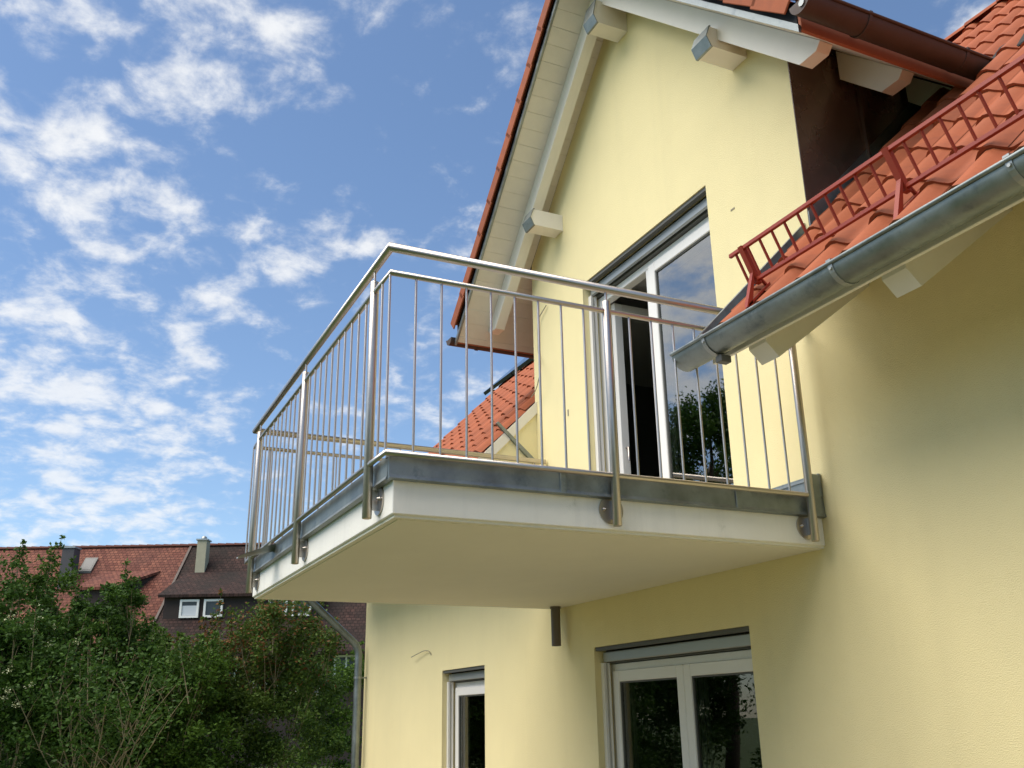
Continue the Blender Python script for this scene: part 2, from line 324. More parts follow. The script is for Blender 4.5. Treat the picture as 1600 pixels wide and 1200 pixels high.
# windows and doors -------------------------------------------------
def window_unit(name, x0, x1, z0, z1, split, open_left, gl, door=True, label=None):
    root = MB()
    Y0, Y1 = RV-0.05, RV+0.03; F = 0.065
    top = z1-0.13
    root.box(x0, x0+F, Y0, Y1, z0, top, .004).box(x1-F, x1, Y0, Y1, z0, top, .004).box(x0+F, x1-F, Y0, Y1, top-F, top, .004).box(x0+F, x1-F, Y0, Y1, z0, z0+F, .004)
    if split is not None and open_left: root.box(split-0.10, split-0.035, Y0, Y1, z0+F, top-F, .004)
    fr = root.build(name, M['plastic'], house, label=label)
    # roller shutter head: grey box underside, slot and end bar
    s = MB(); s.box(x0+.002, x1-.002, 0.012, 0.055, z1-0.030, z1-0.002); s.box(x0+.002, x1-.002, 0.115, RV-.002, z1-0.125, z1-0.002); s.build('shutter_box', M['grey_dark'], fr)
    s = MB(); s.box(x0+.02, x1-.02, 0.068, 0.098, z1-0.115, z1-0.040, .005); s.build('shutter_bar', M['grey_alu'], fr)
    s = MB(); s.box(x0+.02, x1-.02, 0.100, 0.113, z1-0.10, z1-0.004); s.build('shutter_slot', M['black'], fr)
    for a, b in ((x0+.001, x0+.045), (x1-.045, x1-.001)):
        s = MB(); s.box(a, b, 0.055, 0.075, z0, z1-0.12).box(a, b, 0.098, 0.115, z0, z1-0.12).box(a, a+.012 if a == x0+.001 else a+.044, 0.075, 0.098, z0, z1-0.12) if a == x0+.001 else s.box(a, b, 0.055, 0.075, z0, z1-0.12).box(a, b, 0.098, 0.115, z0, z1-0.12)
        s.build('guide_rail', M['plastic'], fr)
    def sash(a, b):
        S = 0.085; q = MB(); y0, y1 = Y0-0.018, Y1-0.005
        zt, zb = top-F+0.012, z0+F-0.012
        q.box(a, a+S, y0, y1, zb, zt, .005).box(b-S, b, y0, y1, zb, zt, .005).box(a+S, b-S, y0, y1, zt-S, zt, .005).box(a+S, b-S, y0, y1, zb, zb+S+.03, .005)
        q.build('sash', M['plastic'], fr)
        q = MB(); t = .012
        q.box(a+S, a+S+t, y0+.012, y0+.04, zb+S+.03, zt-S).box(b-S-t, b-S, y0+.012, y0+.04, zb+S+.03, zt-S).box(a+S+t, b-S-t, y0+.012, y0+.04, zt-S-t, zt-S)
        q.build('gasket', M['grey_dark'], fr)
        q = MB(); q.box(a+S+.001, b-S-.001, y0+.022, y0+.046, zb+S+.031, zt-S-.001); q.build('pane', gl, fr)
    if split is None: sash(x0+F-.012, x1-F+.012)
    else:
        if not open_left: sash(x0+F-.012, split-.002)
        sash(split+.002 if not open_left else split-.035, x1-F+.012)
        if open_left:           # leaf swung inwards
            q = MB(); a = x0+F+.01; ya, yb2 = Y1+.01, Y1+.80; zb2, zt2 = z0+F, top-F
            q.box(a, a+.06, ya, ya+.08, zb2, zt2, .005).box(a, a+.06, yb2-.08, yb2, zb2, zt2, .005).box(a, a+.06, ya+.08, yb2-.08, zt2-.08, zt2, .005).box(a, a+.06, ya+.08, yb2-.08, zb2, zb2+.1, .005)
            lf = q.build('open_leaf', M['plastic'], fr)
            q = MB(); q.box(a+.02, a+.045, ya+.081, yb2-.081, zb2+.101, zt2-.081); q.build('leaf_pane', gl, fr)
            q = MB(); q.tube([(a+.065, ya+.04, z0+1.02), (a+.10, ya+.04, z0+1.02), (a+.10, ya+.04, z0+.90)], .009, 8); q.build('handle', M['steel'], fr)
    return fr
ud = window_unit('balcony_door', -2.65, -0.774, 0.25, 2.817, -1.75, True, M['glass_up'], label='white balcony door standing half open')
window_unit('terrace_door', -2.723, -0.757, GZ+0.02, -0.367, -1.70, False, M['glass_low'], label='white two-leaf terrace door under the balcony')
window_unit('window', -6.10, -4.93, GZ+0.5, -0.385, None, False, M['glass_low'], label='single white window near the lower corner')
# curtains inside
c = MB(); n = 40
pts = [(-1.62+0.02*i, 0.34+0.018*math.sin(i*1.1)) for i in range(n)]
for i in range(n-1): c.quad((*pts[i], 0.25), (*pts[i+1], 0.25), (*pts[i+1], 2.6), (*pts[i], 2.6))
c.build('curtain', mat('pale_grey_curtain', (0.55, 0.55, 0.52), .9), house)
c = MB(); pts = [(-5.72+0.02*i, 0.36+0.02*math.sin(i*1.5)) for i in range(8)]
for i in range(7): c.quad((*pts[i], GZ+.3), (*pts[i+1], GZ+.3), (*pts[i+1], -.6), (*pts[i], -.6))
c.build('curtain', mat('beige_curtain', (0.45, 0.36, 0.22), .9), house)

# balcony slab -------------------------------------------------------
BD, BW = 2.613, 3.384
s = MB(); s.box(-BW, 0, -BD, -0.001, 0.014, 0.186, .004); slab = s.build('balcony_slab', M['fascia_white'], house)
s = MB(); s.box(-BW+.014, -.014, -BD+.014, -.001, 0.0, 0.0138); s.build('slab_underside', M['slab_under'], slab)
for a_ in ((-BW+.05, -.05, -BD+.045, -BD+.060, -.004, -.0002), (-.060, -.045, -BD+.061, -.003, -.004, -.0002)):
    s = MB(); s.box(*a_); s.build('drip_strip', M['slab_under'], slab)
s = MB(); s.box(-BW+.02, -.02, -BD+.02, -.001, 0.1862, 0.25); s.build('balcony_floor', M['floor_slab'], slab)
# zinc edging: upstand proud of the slab, folded drip at its foot
def upstand(x0, y0, x1, y1, nx, ny, z0=0.182, z1=0.292):
    q = MB(); o0, o1 = 0.010, 0.030
    A = Vector((x0, y0, 0)); B = Vector((x1, y1, 0)); n_ = Vector((nx, ny, 0))
    prof = [(o0, z0-.012), (o1+.008, z0-.006), (o1, z0+.012), (o1-.004, z1), (-.03, z1+.004), (-.03, z1-.01), (o0, z1-.01)]
    vs = [A+n_*a+Vector((0, 0, b)) for a, b in prof]+[B+n_*a+Vector((0, 0, b)) for a, b in prof]; k = len(prof)
    q.add(vs, [(i, (i+1) % k, k+(i+1) % k, k+i) for i in range(k)]+[tuple(range(k)), tuple(range(k, 2*k))])
    return q.build('zinc_edging', M['zinc'], slab)
upstand(0, -BD-.03, 0, 0, 1, 0)
upstand(-BW-.03, -BD, -.031+.031, -BD, 0, -1)
upstand(-BW, -BD-.03, -BW, 0, -1, 0)
for y in (-1.72, -.62):
    q = MB(); q.box(.0305, .036, y-.018, y+.018, .178, .294, .002); q.build('seam_strip', M['zinc'], slab)
for a_ in ((-.772, .034, -.022, -.003, .293, .432), (.0005, .036, -.075, -.0225, .175, .425), (-3.40, -2.652, -.022, -.003, .293, .43)):
    q = MB(); q.box(*a_, .002); q.build('wall_flashing', M['zinc'], slab)
q = MB(); q.box(-.772, .030, -.030, -.0225, .405, .418); q.build('flashing_fold', M['zinc_light'], slab)
# zinc spout at the far corner of the front edge
q = MB(); n = 9; cs = []
for i in range(n):
    a = math.pi*i/(n-1); cs.append((math.cos(a)*.062, -math.sin(a)*.045))
yA, yB = -BD-.028, -BD-.27
for rr, sgn in ((1.0, 1), (0.93, -1)):
    vs = [(-2.55+rr*a, yA, .278+rr*b) for a, b in cs]+[(-2.55+rr*a, yB+(.07 if i in (0, n-1) else .035 if i in (1, n-2) else 0), .215+rr*b) for i, (a, b) in enumerate(cs)]
    q.add(vs, [(i, i+1, n+i+1, n+i) for i in range(n-1)], True)
q.build('rain_spout', M['zinc'], slab)

# dormer gable roof ---------------------------------------------------
XE = 2.66; YF = -0.54
def gz(x, base): return base-abs(x-XC)
groof = None
m_ = MB()
for sgn in (-1, 1):
    e = XC+sgn*2.595; f = XC+sgn*0.60
    zb = 0.03
    top = [(XC, YF, GT-.05), (e, YF, GT-.05-2.595), (e, .86, GT-.05-2.595), (f, 2.93, GT-.05-.60), (XC, 3.5, GT-.05)]
    bot = [(x, y, z-.15) for x, y, z in top]
    k = len(top); m_.add(top+bot, [tuple(range(k)), tuple(range(k, 2*k))[::-1]]+[(i, (i+1) % k, k+(i+1) % k, k+i) for i in range(k)])
groof = m_.build('gable_roof', M['black'], house)
# soffit boards: butted, with a joint between
bw = 0.111; nb = int(XE/bw)
for sgn in (-1, 1):
    for i in range(nb+1):
        d0 = i*bw+.0015; d1 = min((i+1)*bw-.0015, 2.598)
        if d1 <= d0: continue
        x0_, x1_ = XC+sgn*d0, XC+sgn*d1; dz = random.uniform(-.0015, .0015)
        q = MB(); q.prism([(x0_, YF+.004, GB-d0+dz), (x1_, YF+.004, GB-d1+dz), (x1_, YF+.004, GB-d1+.016+dz), (x0_, YF+.004, GB-d0+.016+dz)], (0, -.002-YF-.004+(0.88 if d0 > 1.94 else 0), 0))
        q.build('soffit_board', M['board'], groof)
# barge board (grey) and dark gap under the verge tiles
for sgn in (-1, 1):
    e = XC+sgn*2.62; q = MB()
    q.prism([(XC, YF-.022, GB-.01), (e, YF-.022, GB-.01-2.62), (e, YF-.022, GB+.045-2.62), (XC, YF-.022, GB+.045)], (0, .022-.001, 0)); q.build('barge_board', M['zinc'], groof)
# verge tiles, overlapping and stepped
def verge_tile():
    q = MB(); Ls = 0.375
    # local x down the slope (length), local y out (-y), local z normal
    q.box(0, Ls, -.062, -.048, -.118, .012, .004)       # side flap
    q.box(0, Ls, -.049, .14, -.004, .012, .003)          # top
    return proto(q, 'verge_tile', M['tile'])
vt = verge_tile(); step = 0.335
for sgn in (-1, 1):
    nt_ = 11
    for i in range(nt_):
        d = i*step/math.sqrt(2); x = XC+sgn*d; z = GT-d
        o = put(vt, 'verge_tile', (x, YF, z), groof)
        ax = Vector((sgn, 0, -1)).normalized(); nz = Vector((sgn, 0, 1)).normalized()
        tilt = -0.045; ax = (ax*math.cos(tilt)-nz*math.sin(tilt)); nz2 = ax.cross(Vector((0, sgn*1.0, 0))).normalized()*1
        if nz2.z < 0: nz2 = -nz2
        ay = Vector((0, 1, 0))
        o.rotation_mode = 'QUATERNION'; Mx = Matrix((ax, ay, nz2)).transposed()
        if Mx.determinant() < 0:   # mirrored side: flip by scale
            Mx = Matrix((-ax, ay, nz2)).transposed(); o.location = o.location+ax*0.375
        o.rotation_quaternion = Mx.to_quaternion()
# ridge caps of the gable
rc = MB(); k = 10
for L0 in (0,):
    cs = [(math.cos(math.pi*i/k)*.11, math.sin(math.pi*i/k)*.08) for i in range(k+1)]
    vs = [(a, 0, b) for a, b in cs]+[(a*.9, .38, b*.9) for a, b in cs]+[(a*.86, 0, b*.84-.0) for a, b in cs]
    n = k+1; rc.add(vs, [(i, i+1, n+i+1, n+i) for i in range(k)]+[(2*n+i, 2*n+i+1, i+1, i) for i in range(k)], True)
rcap = proto(rc, 'ridge_tile', M['tile'])
for i in range(10): put(rcap, 'ridge_tile', (XC, YF-.06+i*.34, GT+.0), groof)
# tiled slopes of the gable roof (out of sight from the ground): one field of courses each
q = MB()
for sgn in (-1, 1):
    for i in range(11):
        d0 = i*step/math.sqrt(2); d1 = min(d0+.37/math.sqrt(2), XE+.03)
        yb = .86+(2.93-.86)*max(0, min(1, (XE-d0)/(XE-.6)))
        q.prism([(XC+sgn*d0, YF+.1, GT-d0-.03), (XC+sgn*d1, YF+.1, GT-d1+.0), (XC+sgn*d1, YF+.1, GT-d1-.02), (XC+sgn*d0, YF+.1, GT-d0-.045)], (0, yb-YF-.1, 0))
q.build('tile_field', M['tile'], groof, kind='stuff')

# rafters and purlins
TL = 2.53
for y0_, y1_, a0 in ((-.25, -.15, 0.0), (.42, .52, 1.97), (1.05, 1.15, 1.97)):
    for sgn in (-1, 1):
        if a0 and sgn < 0: continue
        e = lambda d, b: (XC+sgn*d, y0_, b-d)
        B = 5.155
        pts = [e(a0+.002 if a0 else .001, B), e(2.285, B), (XC+sgn*2.43, y0_, B-2.287), (XC+sgn*2.472, y0_, GB-2.472-.004), e(a0+.002 if a0 else .001, GB-.004)]
        q = MB(); q.prism(pts, (0, y1_-y0_, 0)); q.build('rafter', M['white'], house)
for xc_, zt_, wd in ((-3.055, 3.70, .165), (XC, 5.00, .165), (-0.26, 3.70, .165)):
    rd = 0.0
    a = MB(); h = .20
    if xc_ == XC: z0_, z1_ = 4.86, 5.10
    else: z0_, z1_ = 3.525, 3.690
    a.prism([(xc_-wd/2, -.001, z0_), (xc_-wd/2, -.001, z1_), (xc_-wd/2, -.31, z1_), (xc_-wd/2, -.345, z0_+.075), (xc_-wd/2, -.31, z0_)], (wd, 0, 0))
    p = a.build('purlin', M['white'], house)
    t = .006; b = MB()
    b.prism([(xc_-wd/2-t, -.30, z1_+t), (xc_-wd/2-t, -.318, z1_+t), (xc_-wd/2-t, -.353, z0_+.075), (xc_-wd/2-t, -.318, z0_-t), (xc_-wd/2-t, -.30, z0_-t), (xc_-wd/2-t, -.311, z0_-.001), (xc_-wd/2-t, -.346, z0_+.075), (xc_-wd/2-t, -.311, z1_+.001)], (wd+2*t, 0, 0))
    b.build('end_cap', M['zinc'], p)

# eaves of the gable roof: white fascia both sides, orange tile bounce painted in
q = MB(); xe = XC+2.60
q.box(xe, xe+.02, -.535, .88, 2.785, 3.02); q.build('fascia_board', M['fascia_bounce'], house)
q = MB(); q.box(XC-2.62, XC-2.60, -.535, .88, 2.785, 3.02); q.build('fascia_board', M['fascia_bounce'], house)
# dormer cheek: brown sheet metal with a standing seam
def cheek(ya, yb, off=0.0):
    q = MB(); zt = GB-(XR-XC)-.01; x_ = XR+.002+off
    q.prism([(x_, ya, zroof(ya)+.0), (x_, yb, min(zroof(yb), zt-.01)), (x_, yb, zt), (x_, ya, zt)], (.004, 0, 0)); q.build('cheek_panel', M['copper_dark'], house)
cheek(.0, .60); cheek(.602, 1.42, .001)
q = MB(); q.box(XR+.006, XR+.030, .594, .608, zroof(.6), 3.43); q.build('standing_seam', M['copper_dark'], house)
q = MB(); q.box(XR-.03, XR+.004, -.003, -.0005, 1.98, 3.40); 

# main roof ------------------------------------------------------------
E0 = -.90; RY, RZ = 2.93, ZT+SL*2.93
m_ = MB(); th = .05
def slab_poly(pts, t):
    m_.prism([(x, y, zroof(y)-.03) for x, y in pts], (0, 0, -t))
slab_poly([(.17, -.86), (HX1+.3, -.86), (HX1+.3, RY), (-1.06, RY), (.20, 1.62), (.20, .002), (.17, .002)], th)
slab_poly([(-9.25, -.86), (-3.66, -.86), (-3.66, 1.62), (-2.42, RY), (-9.25, RY)], th)
m_.prism([(-9.25, RY, RZ-.03), (HX1+.3, RY, RZ-.03), (HX1+.3, RY+3.8, RZ-.03-3.8*SL), (-9.25, RY+3.8, RZ-.03-3.8*SL)], (0, 0, -th))
mroof = m_.build('main_roof', M['black'], house)
TW, TE = 0.298, 0.335          # tile width, exposed length on the slope
cth, sth = 1/math.sqrt(1+SL*SL), SL/math.sqrt(1+SL*SL)
def tile_mesh(q, O=(0, 0, 0), full=True):
    # local x across, local s up the slope, local n normal ; flat pan then a roll
    prof = [(0, .018), (.012, .006), (.03, 0), (.13, 0), (.150, .006), (.172, .032), (.200, .054), (.232, .062), (.262, .053), (.285, .030), (TW+.012, .008)]
    def P(x, s_, n_): return (O[0]+x, O[1]+s_*cth-n_*sth, O[2]+s_*sth+n_*cth)
    Ln = TE+.06; lift = .020; k = len(prof)
    lo = [P(x, 0, h+lift) for x, h in prof]; hi = [P(x, Ln, h*.96+.001) for x, h in prof]
    bt = [P(x, .002, h+lift-.017) for x, h in prof]
    q.add(lo+hi, [(i, i+1, k+i+1, k+i) for i in range(k-1)], True)
    q.add(lo+bt, [(i+1, i, k+i, k+i+1) for i in range(k-1)])
    q.add([lo[0], hi[0], bt[0]], [(0, 1, 2)])
    return q
tme = proto(tile_mesh(MB()), 'roof_tile', M['tile'])
rest = MB(); nreal = 0
def roof_spot(x, row):
    s_ = row*TE; y = E0-.052+s_*cth; return y, zroof(E0)-.012+SL*(y-E0)
rows = int((RY-E0)/(TE*cth))+1
def place(x, row, real):
    global nreal
    y, z = roof_spot(x, row)
    if real:
        o = put(tme, 'roof_tile', (x+random.uniform(-.0015, .0015), y+random.uniform(-.003, .003), z+random.uniform(-.001, .002)), mroof); nreal += 1
    else: tile_mesh(rest, (x, y, z))
for row in range(rows):
    x = .27-9*TW
    while x < HX1+.2:
        y, z = roof_spot(x, row); ok = x > .2
        if not ok: ok = z > GT-abs(x+TW-XC)-.12
        hid = x > 0.2 and z > GT-abs(x-XC)-.25 and z < GT-abs(x-XC)-.05
        if ok:
            vis = (x < 2.45 and row <= 5) or (x < 1.9 and row >= 9) or (x < 1.0 and row < 9)
            place(x, row, vis)
        x += TW
for row in range(rows):
    for i in range(18):
        x = -9.20+i*TW
        if x > -3.95: continue
        place(x, row, row >= 2 and nreal < 300)
rest.build('roof_tile_field', M['tile'], mroof, kind='stuff')
rcm = MB(); k = 10; n = k+1
cs = [(math.cos(math.pi*i/k)*.12, math.sin(math.pi*i/k)*.085) for i in range(k+1)]
rcm.add([(0, a, b) for a, b in cs]+[(.38, a*.88, b*.88) for a, b in cs]+[(0, a*.86, b*.82) for a, b in cs], [(i, i+1, n+i+1, n+i) for i in range(k)]+[(2*n+i, 2*n+i+1, i+1, i) for i in range(k)], True)
rcm2 = proto(rcm, 'ridge_tile', M['tile'])
x = -9.28
while x < 4.2:
    if not (-2.4 < x < -1.15): put(rcm2, 'ridge_tile', (x, RY, RZ+.0), mroof)
    x += .34
# zinc verge gutter along the cheek and down to the eave
q = MB()
def yz(y, o=0): return (y, zroof(y)+o)
for a, b, c, d in ((.148, .156, -.02, .062), (.156, .29, -.012, -.004), (.156, .172, .054, .062)):
    pts = [(a, E0-.05, zroof(E0-.05)+c), (b, E0-.05, zroof(E0-.05)+c), (b, E0-.05, zroof(E0-.05)+d), (a, E0-.05, zroof(E0-.05)+d)]
    L_ = .30+.9
    q.prism(pts, (0, L_ if a > .2 else .945, (L_ if a > .2 else .945)*SL))
q.prism([(.206, .0, zroof(0)-.012), (.29, .0, zroof(0)-.012), (.29, 0, zroof(0)-.004), (.206, 0, zroof(0)-.004)], (0, 1.3, 1.3*SL))
q.prism([(.207, .0, zroof(0)-.004), (.213, 0, zroof(0)-.004), (.213, 0, zroof(0)+.12), (.207, 0, zroof(0)+.12)], (0, 1.3, 1.3*SL))
q.build('verge_flashing', M['zinc'], mroof)
# black flashing where the copper gutter runs into the tiles
q = MB()
q.prism([(.93, .92, zroof(.92)+.03), (1.42, .92, zroof(.92)+.03), (1.42, 1.12, zroof(1.12)+.05), (.93, 1.12, zroof(1.12)+.05)], (0, 0, .012))
q.build('valley_flashing', M['black'], mroof)
# eave: fascia, boxed side and rafter tails, both wings
for (a, b) in ((.172, HX1+.25), (-9.2, -3.665)):
    q = MB(); q.box(a, b, -.822, -.800, .952, 1.11, .003); q.build('eave_fascia', M['white'], house)
    q = MB(); q.prism([(a, -.799, 1.045), (a, -.002, 1.045+.797*SL), (a, -.002, 1.060+.797*SL), (a, -.799, 1.060)], (b-a, 0, 0)); q.build('eave_soffit', M['board'], house)
def rafter_tail(x0_, wd=.14):
    q = MB(); q.prism([(x0_, -.799, 1.043), (x0_, -.799, .935), (x0_, -.722, .862), (x0_, -.002, 1.40), (x0_, -.002, 1.043+.797*SL)], (wd, 0, 0)); q.build('rafter_tail', M['white'], house)
for x_ in (.46, 1.40, 2.34, 3.28, 4.22, -9.0, -8.0, -7.0, -6.0, -5.0): rafter_tail(x_)
# side of the left eave beside the gable: cream board with zinc cover and a bracket strip
q = MB(); q.prism([(-3.655, -.86, 1.06), (-3.655, -.001, 1.06), (-3.655, -.001, ZT+.0), (-3.655, -.86, ZT-.86*SL)], (.020, 0, 0)); es = q.build('eave_side_panel', M['stucco'], house)
q = MB(); q.prism([(-3.634, -.92, ZT-.92*SL-.09), (-3.634, -.001, ZT-.09), (-3.634, -.001, ZT+.03), (-3.634, -.92, ZT-.92*SL+.03)], (.014, 0, 0)); q.build('verge_board', M['board'], es)
q = MB(); q.prism([(-3.634, -.42, 1.74), (-3.634, -.03, 1.40), (-3.634, -.06, 1.37), (-3.634, -.44, 1.72)], (.030, 0, 0)); q.build('bracket_strip', M['zinc'], es)
# fixing marks left in the render
for (x_, z_, a_, c_) in ((-.498, 2.468, .022, .006), (-3.003, 1.698, .010, .030)):
    q = MB(); q.box(x_-a_, x_+a_, -.004, -.0005, z_-c_, z_+c_, .001); q.build('wall_mark', M['cable'], house)

# ------------------------------------------------------------------ gutters and pipes
def half_round(q, P0, P1, rad, side, th=.004, n=12):
    """half-round trough from P0 to P1; side = unit horizontal vector pointing outwards"""
    P0, P1, s_ = Vector(P0), Vector(P1), Vector(side); k = n+1
    for rr in (rad, rad-th):
        vs = []
        for P in (P0, P1):
            for i in range(k):
                a = math.pi*i/n; vs.append(P+s_*math.cos(a)*rr+Vector((0, 0, -math.sin(a)*rr)))
        q.add(vs, [(i, i+1, k+i+1, k+i) for i in range(n)], True)
    q.tube([P0+s_*(rad+.004), P1+s_*(rad+.004)], .010, 8)
    for P in (P0, P1):
        vs = [P+s_*math.cos(math.pi*i/n)*rad+Vector((0, 0, -math.sin(math.pi*i/n)*rad)) for i in range(k)]; q.add(vs, [tuple(range(k))])
def strap(P, rad, side, along, wd=.028, tail=.05):
    q = MB(); P = Vector(P); s_ = Vector(side); al = Vector(along); n = 12; vs = []
    for rr in (rad+.001, rad+.0055):
        for e in (-.5, .5):
            for i in range(n+1):
                a = math.pi*i/n; vs.append(P+al*wd*e+s_*math.cos(a)*rr+Vector((0, 0, -math.sin(a)*rr)))
    k = n+1
    fs = [(i, i+1, k+i+1, k+i) for i in range(n)]+[(2*k+i, 2*k+i+1, 3*k+i+1, 3*k+i) for i in range(n)]+[(i, i+1, 2*k+i+1, 2*k+i) for i in range(n)]+[(k+i, k+i+1, 3*k+i+1, 3*k+i) for i in range(n)]
    q.add(vs, fs)
    t = P+s_*(rad+.012); a0, a1 = t-al*wd*.5, t+al*wd*.5
    for (c0, c1) in (((.004), (.014)),):
        q.add([a0+Vector((0, 0, c0)), a1+Vector((0, 0, c0)), a1+Vector((0, 0, c1)), a0+Vector((0, 0, c1)), a0-s_*.03+Vector((0, 0, c0+.006)), a1-s_*.03+Vector((0, 0, c0+.006)), a1-s_*.03+Vector((0, 0, c1+.006)), a0-s_*.03+Vector((0, 0, c1+.006))],
              [(0,1,2,3),(4,5,6,7),(0,1,5,4),(3,2,6,7),(0,3,7,4),(1,2,6,5)])
    return q
GYC, GZC, GR = -.918, 1.025, .088
gut = thing('rain_gutter', (.045, GYC, GZC), 'grey zinc half-round gutter on the eave in front of the snow guard', 'gutter')
q = MB(); half_round(q, (.045, GYC, GZC), (HX1+.2, GYC, GZC-.02), GR, (0, -1, 0)); q.build('trough', M['zinc'], gut)
for x_ in (.344, 1.31, 2.24, 3.2):
    st = strap((x_, GYC, GZC-.002), GR, (0, -1, 0), (1, 0, 0)).build('bracket', M['zinc_light'], gut)
    b = MB(); b.tube([(x_, GYC-GR*.93, GZC-.03), (x_, GYC-GR*.93-.012, GZC-.03)], .008, 6); b.build('rivet', M['zinc_light'], st)
q = MB(); q.box(.335, .385, -.93, -.86, .885, .925, .004); q.build('end_bracket', M['grey_dark'], gut)
gut2 = thing('rain_gutter', (-9.3, GYC, GZC), 'grey zinc eave gutter on the far wing, mostly hidden behind the balcony', 'gutter')
q = MB(); half_round(q, (-9.3, GYC, GZC), (-3.60, GYC, GZC), GR, (0, -1, 0)); q.build('trough', M['zinc'], gut2)
cg = thing('copper_gutter', (XC+2.72, -.62, 2.87), 'brown copper gutter on the right eave of the gable, running back to the tiles', 'gutter')
cx_ = XC+2.72
q = MB(); half_round(q, (cx_, -.63, 2.88), (cx_, .93, 2.87), .082, (1, 0, 0)); q.build('trough', M['copper'], cg)
for y_ in (-.18, .60): strap((cx_, y_, 2.876), .082, (1, 0, 0), (0, 1, 0), .022).build('bracket', M['copper'], cg)
q = MB(); q.tube([(cx_+.02, -.632, 2.845), (cx_+.02, -.638, 2.845)], .022, 12); q.build('end_disc', M['zinc_light'], cg)
cl = thing('copper_gutter', (XC-2.70, -.62, 2.87), 'brown gutter at the foot of the left gable eave, seen through the railing', 'gutter')
q = MB(); half_round(q, (XC-2.695, -.60, 2.850), (XC-2.695, 1.1, 2.845), .068, (-1, 0, 0)); q.build('trough', M['copper'], cl)
for y_ in (-.28,): strap((XC-2.695, y_, 2.846), .068, (-1, 0, 0), (0, 1, 0), .022).build('bracket', M['copper'], cl)
dp = thing('downpipe', (-8.96, -.12, GZ), 'grey zinc downpipe with a swan neck at the lower left corner of the house', 'downpipe')
def bez(pts, n=6, rr=.12):
    P = [Vector(p) for p in pts]; o = [P[0]]
    for i in range(1, len(P)-1):
        a = P[i]+(P[i-1]-P[i]).normalized()*rr; b = P[i]+(P[i+1]-P[i]).normalized()*rr
        for j in range(n+1):
            t = j/n; o.append(a*(1-t)**2+P[i]*2*t*(1-t)+b*t*t)
    o.append(P[-1]); return o
q = MB(); q.tube(bez([(-9.02, -.915, .92), (-9.02, -.915, .76), (-8.96, -.12, .06), (-8.96, -.12, GZ)]), .050, 14); q.build('pipe', M['zinc'], dp)
for z_ in (-.34, -1.9):
    b = MB(); b.tube([(-8.96, -.12, z_-.014), (-8.96, -.12, z_+.014)], .056, 14).box(-8.975, -8.945, -.07, -.001, z_-.01, z_+.01); b.build('pipe_clip', M['zinc_light'], dp)
dr = thing('drain_pipe', (-3.18, -.10, -.33), 'short brown drain stub hanging under the balcony slab by the wall', 'drain pipe')
q = MB()
for a, b in ((.040, .034),):
    q.tube([(-3.18, -.10, -.001), (-3.18, -.10, -.325)], a, 18, caps=False); q.tube([(-3.18, -.10, -.001), (-3.18, -.10, -.325)], b, 18, caps=False)
    n = 18; ring = [(-3.18+math.cos(2*math.pi*i/n)*rr, -.10+math.sin(2*math.pi*i/n)*rr, -.325) for rr in (a, b) for i in range(n)]
    q.add(ring, [(i, (i+1) % n, n+(i+1) % n, n+i) for i in range(n)])
q.build('pipe', M['pipe'], dr)
q = MB(); q.tube([(-3.18, -.10, -.0005), (-3.18, -.10, -.018)], .046, 18); q.build('collar', M['pipe'], dr)

# loose cables
ca = MB(); ca.tube(bez([(-3.33, -.02, 2.885), (-3.50, -.03, 2.80), (-3.53, -.02, 2.45), (-3.46, -.03, 2.36), (-3.33, -.10, 2.20), (-3.45, -.09, 2.05), (-3.62, -.06, 2.03)], 5, .06), .0045, 6)
tag(ca.build('cable', M['cable']), 'thin loose cable curling out of the yellow wall left of the balcony door', 'cable')
ca = MB(); ca.tube(bez([(-6.97, -.06, -.19), (-6.6, -.04, -.14), (-6.45, -.02, -.15), (-6.45, -.001, -.20)], 5, .05), .005, 6)
tag(ca.build('cable', M['cable']), 'short wire end sticking out of the wall above the narrow lower window', 'cable')

# ------------------------------------------------------------------ balcony railing
o_ = .062; XA, YA, XB = o_, -BD-o_, -BW-o_
rail = thing('balcony_railing', (XA, YA, .02), 'stainless steel railing with thin upright bars around the balcony', 'railing')
PR = .0235
q = MB(); q.tube([(XA, -.02, 1.345), (XA, YA, 1.355), (XB, YA, 1.355), (XB, -.02, 1.345)], .0235, 14); q.build('handrail', M['steel'], rail)
sp = [(XA, y) for y in (-.13, -1.43)]+[(x, YA) for x in (-.20, -1.70, -3.20)]+[(XB, y) for y in (-1.43, -.13)]
def rail_run(name, z, rad):
    ps = [((XA, -.13), (XA, -1.43)), ((XA, -1.43), (XA, YA), (-.20, YA)), ((-.20, YA), (-1.70, YA)), ((-1.70, YA), (-3.20, YA)), ((-3.20, YA), (XB, YA), (XB, -1.43)), ((XB, -1.43), (XB, -.13))]
    for pl in ps:
        q = MB(); q.tube([(a, b, z) for a, b in pl], rad, 10); q.build(name, M['steel'], rail)
rail_run('upper_rail', 1.215, .0145); rail_run('lower_rail', .287, .0145)
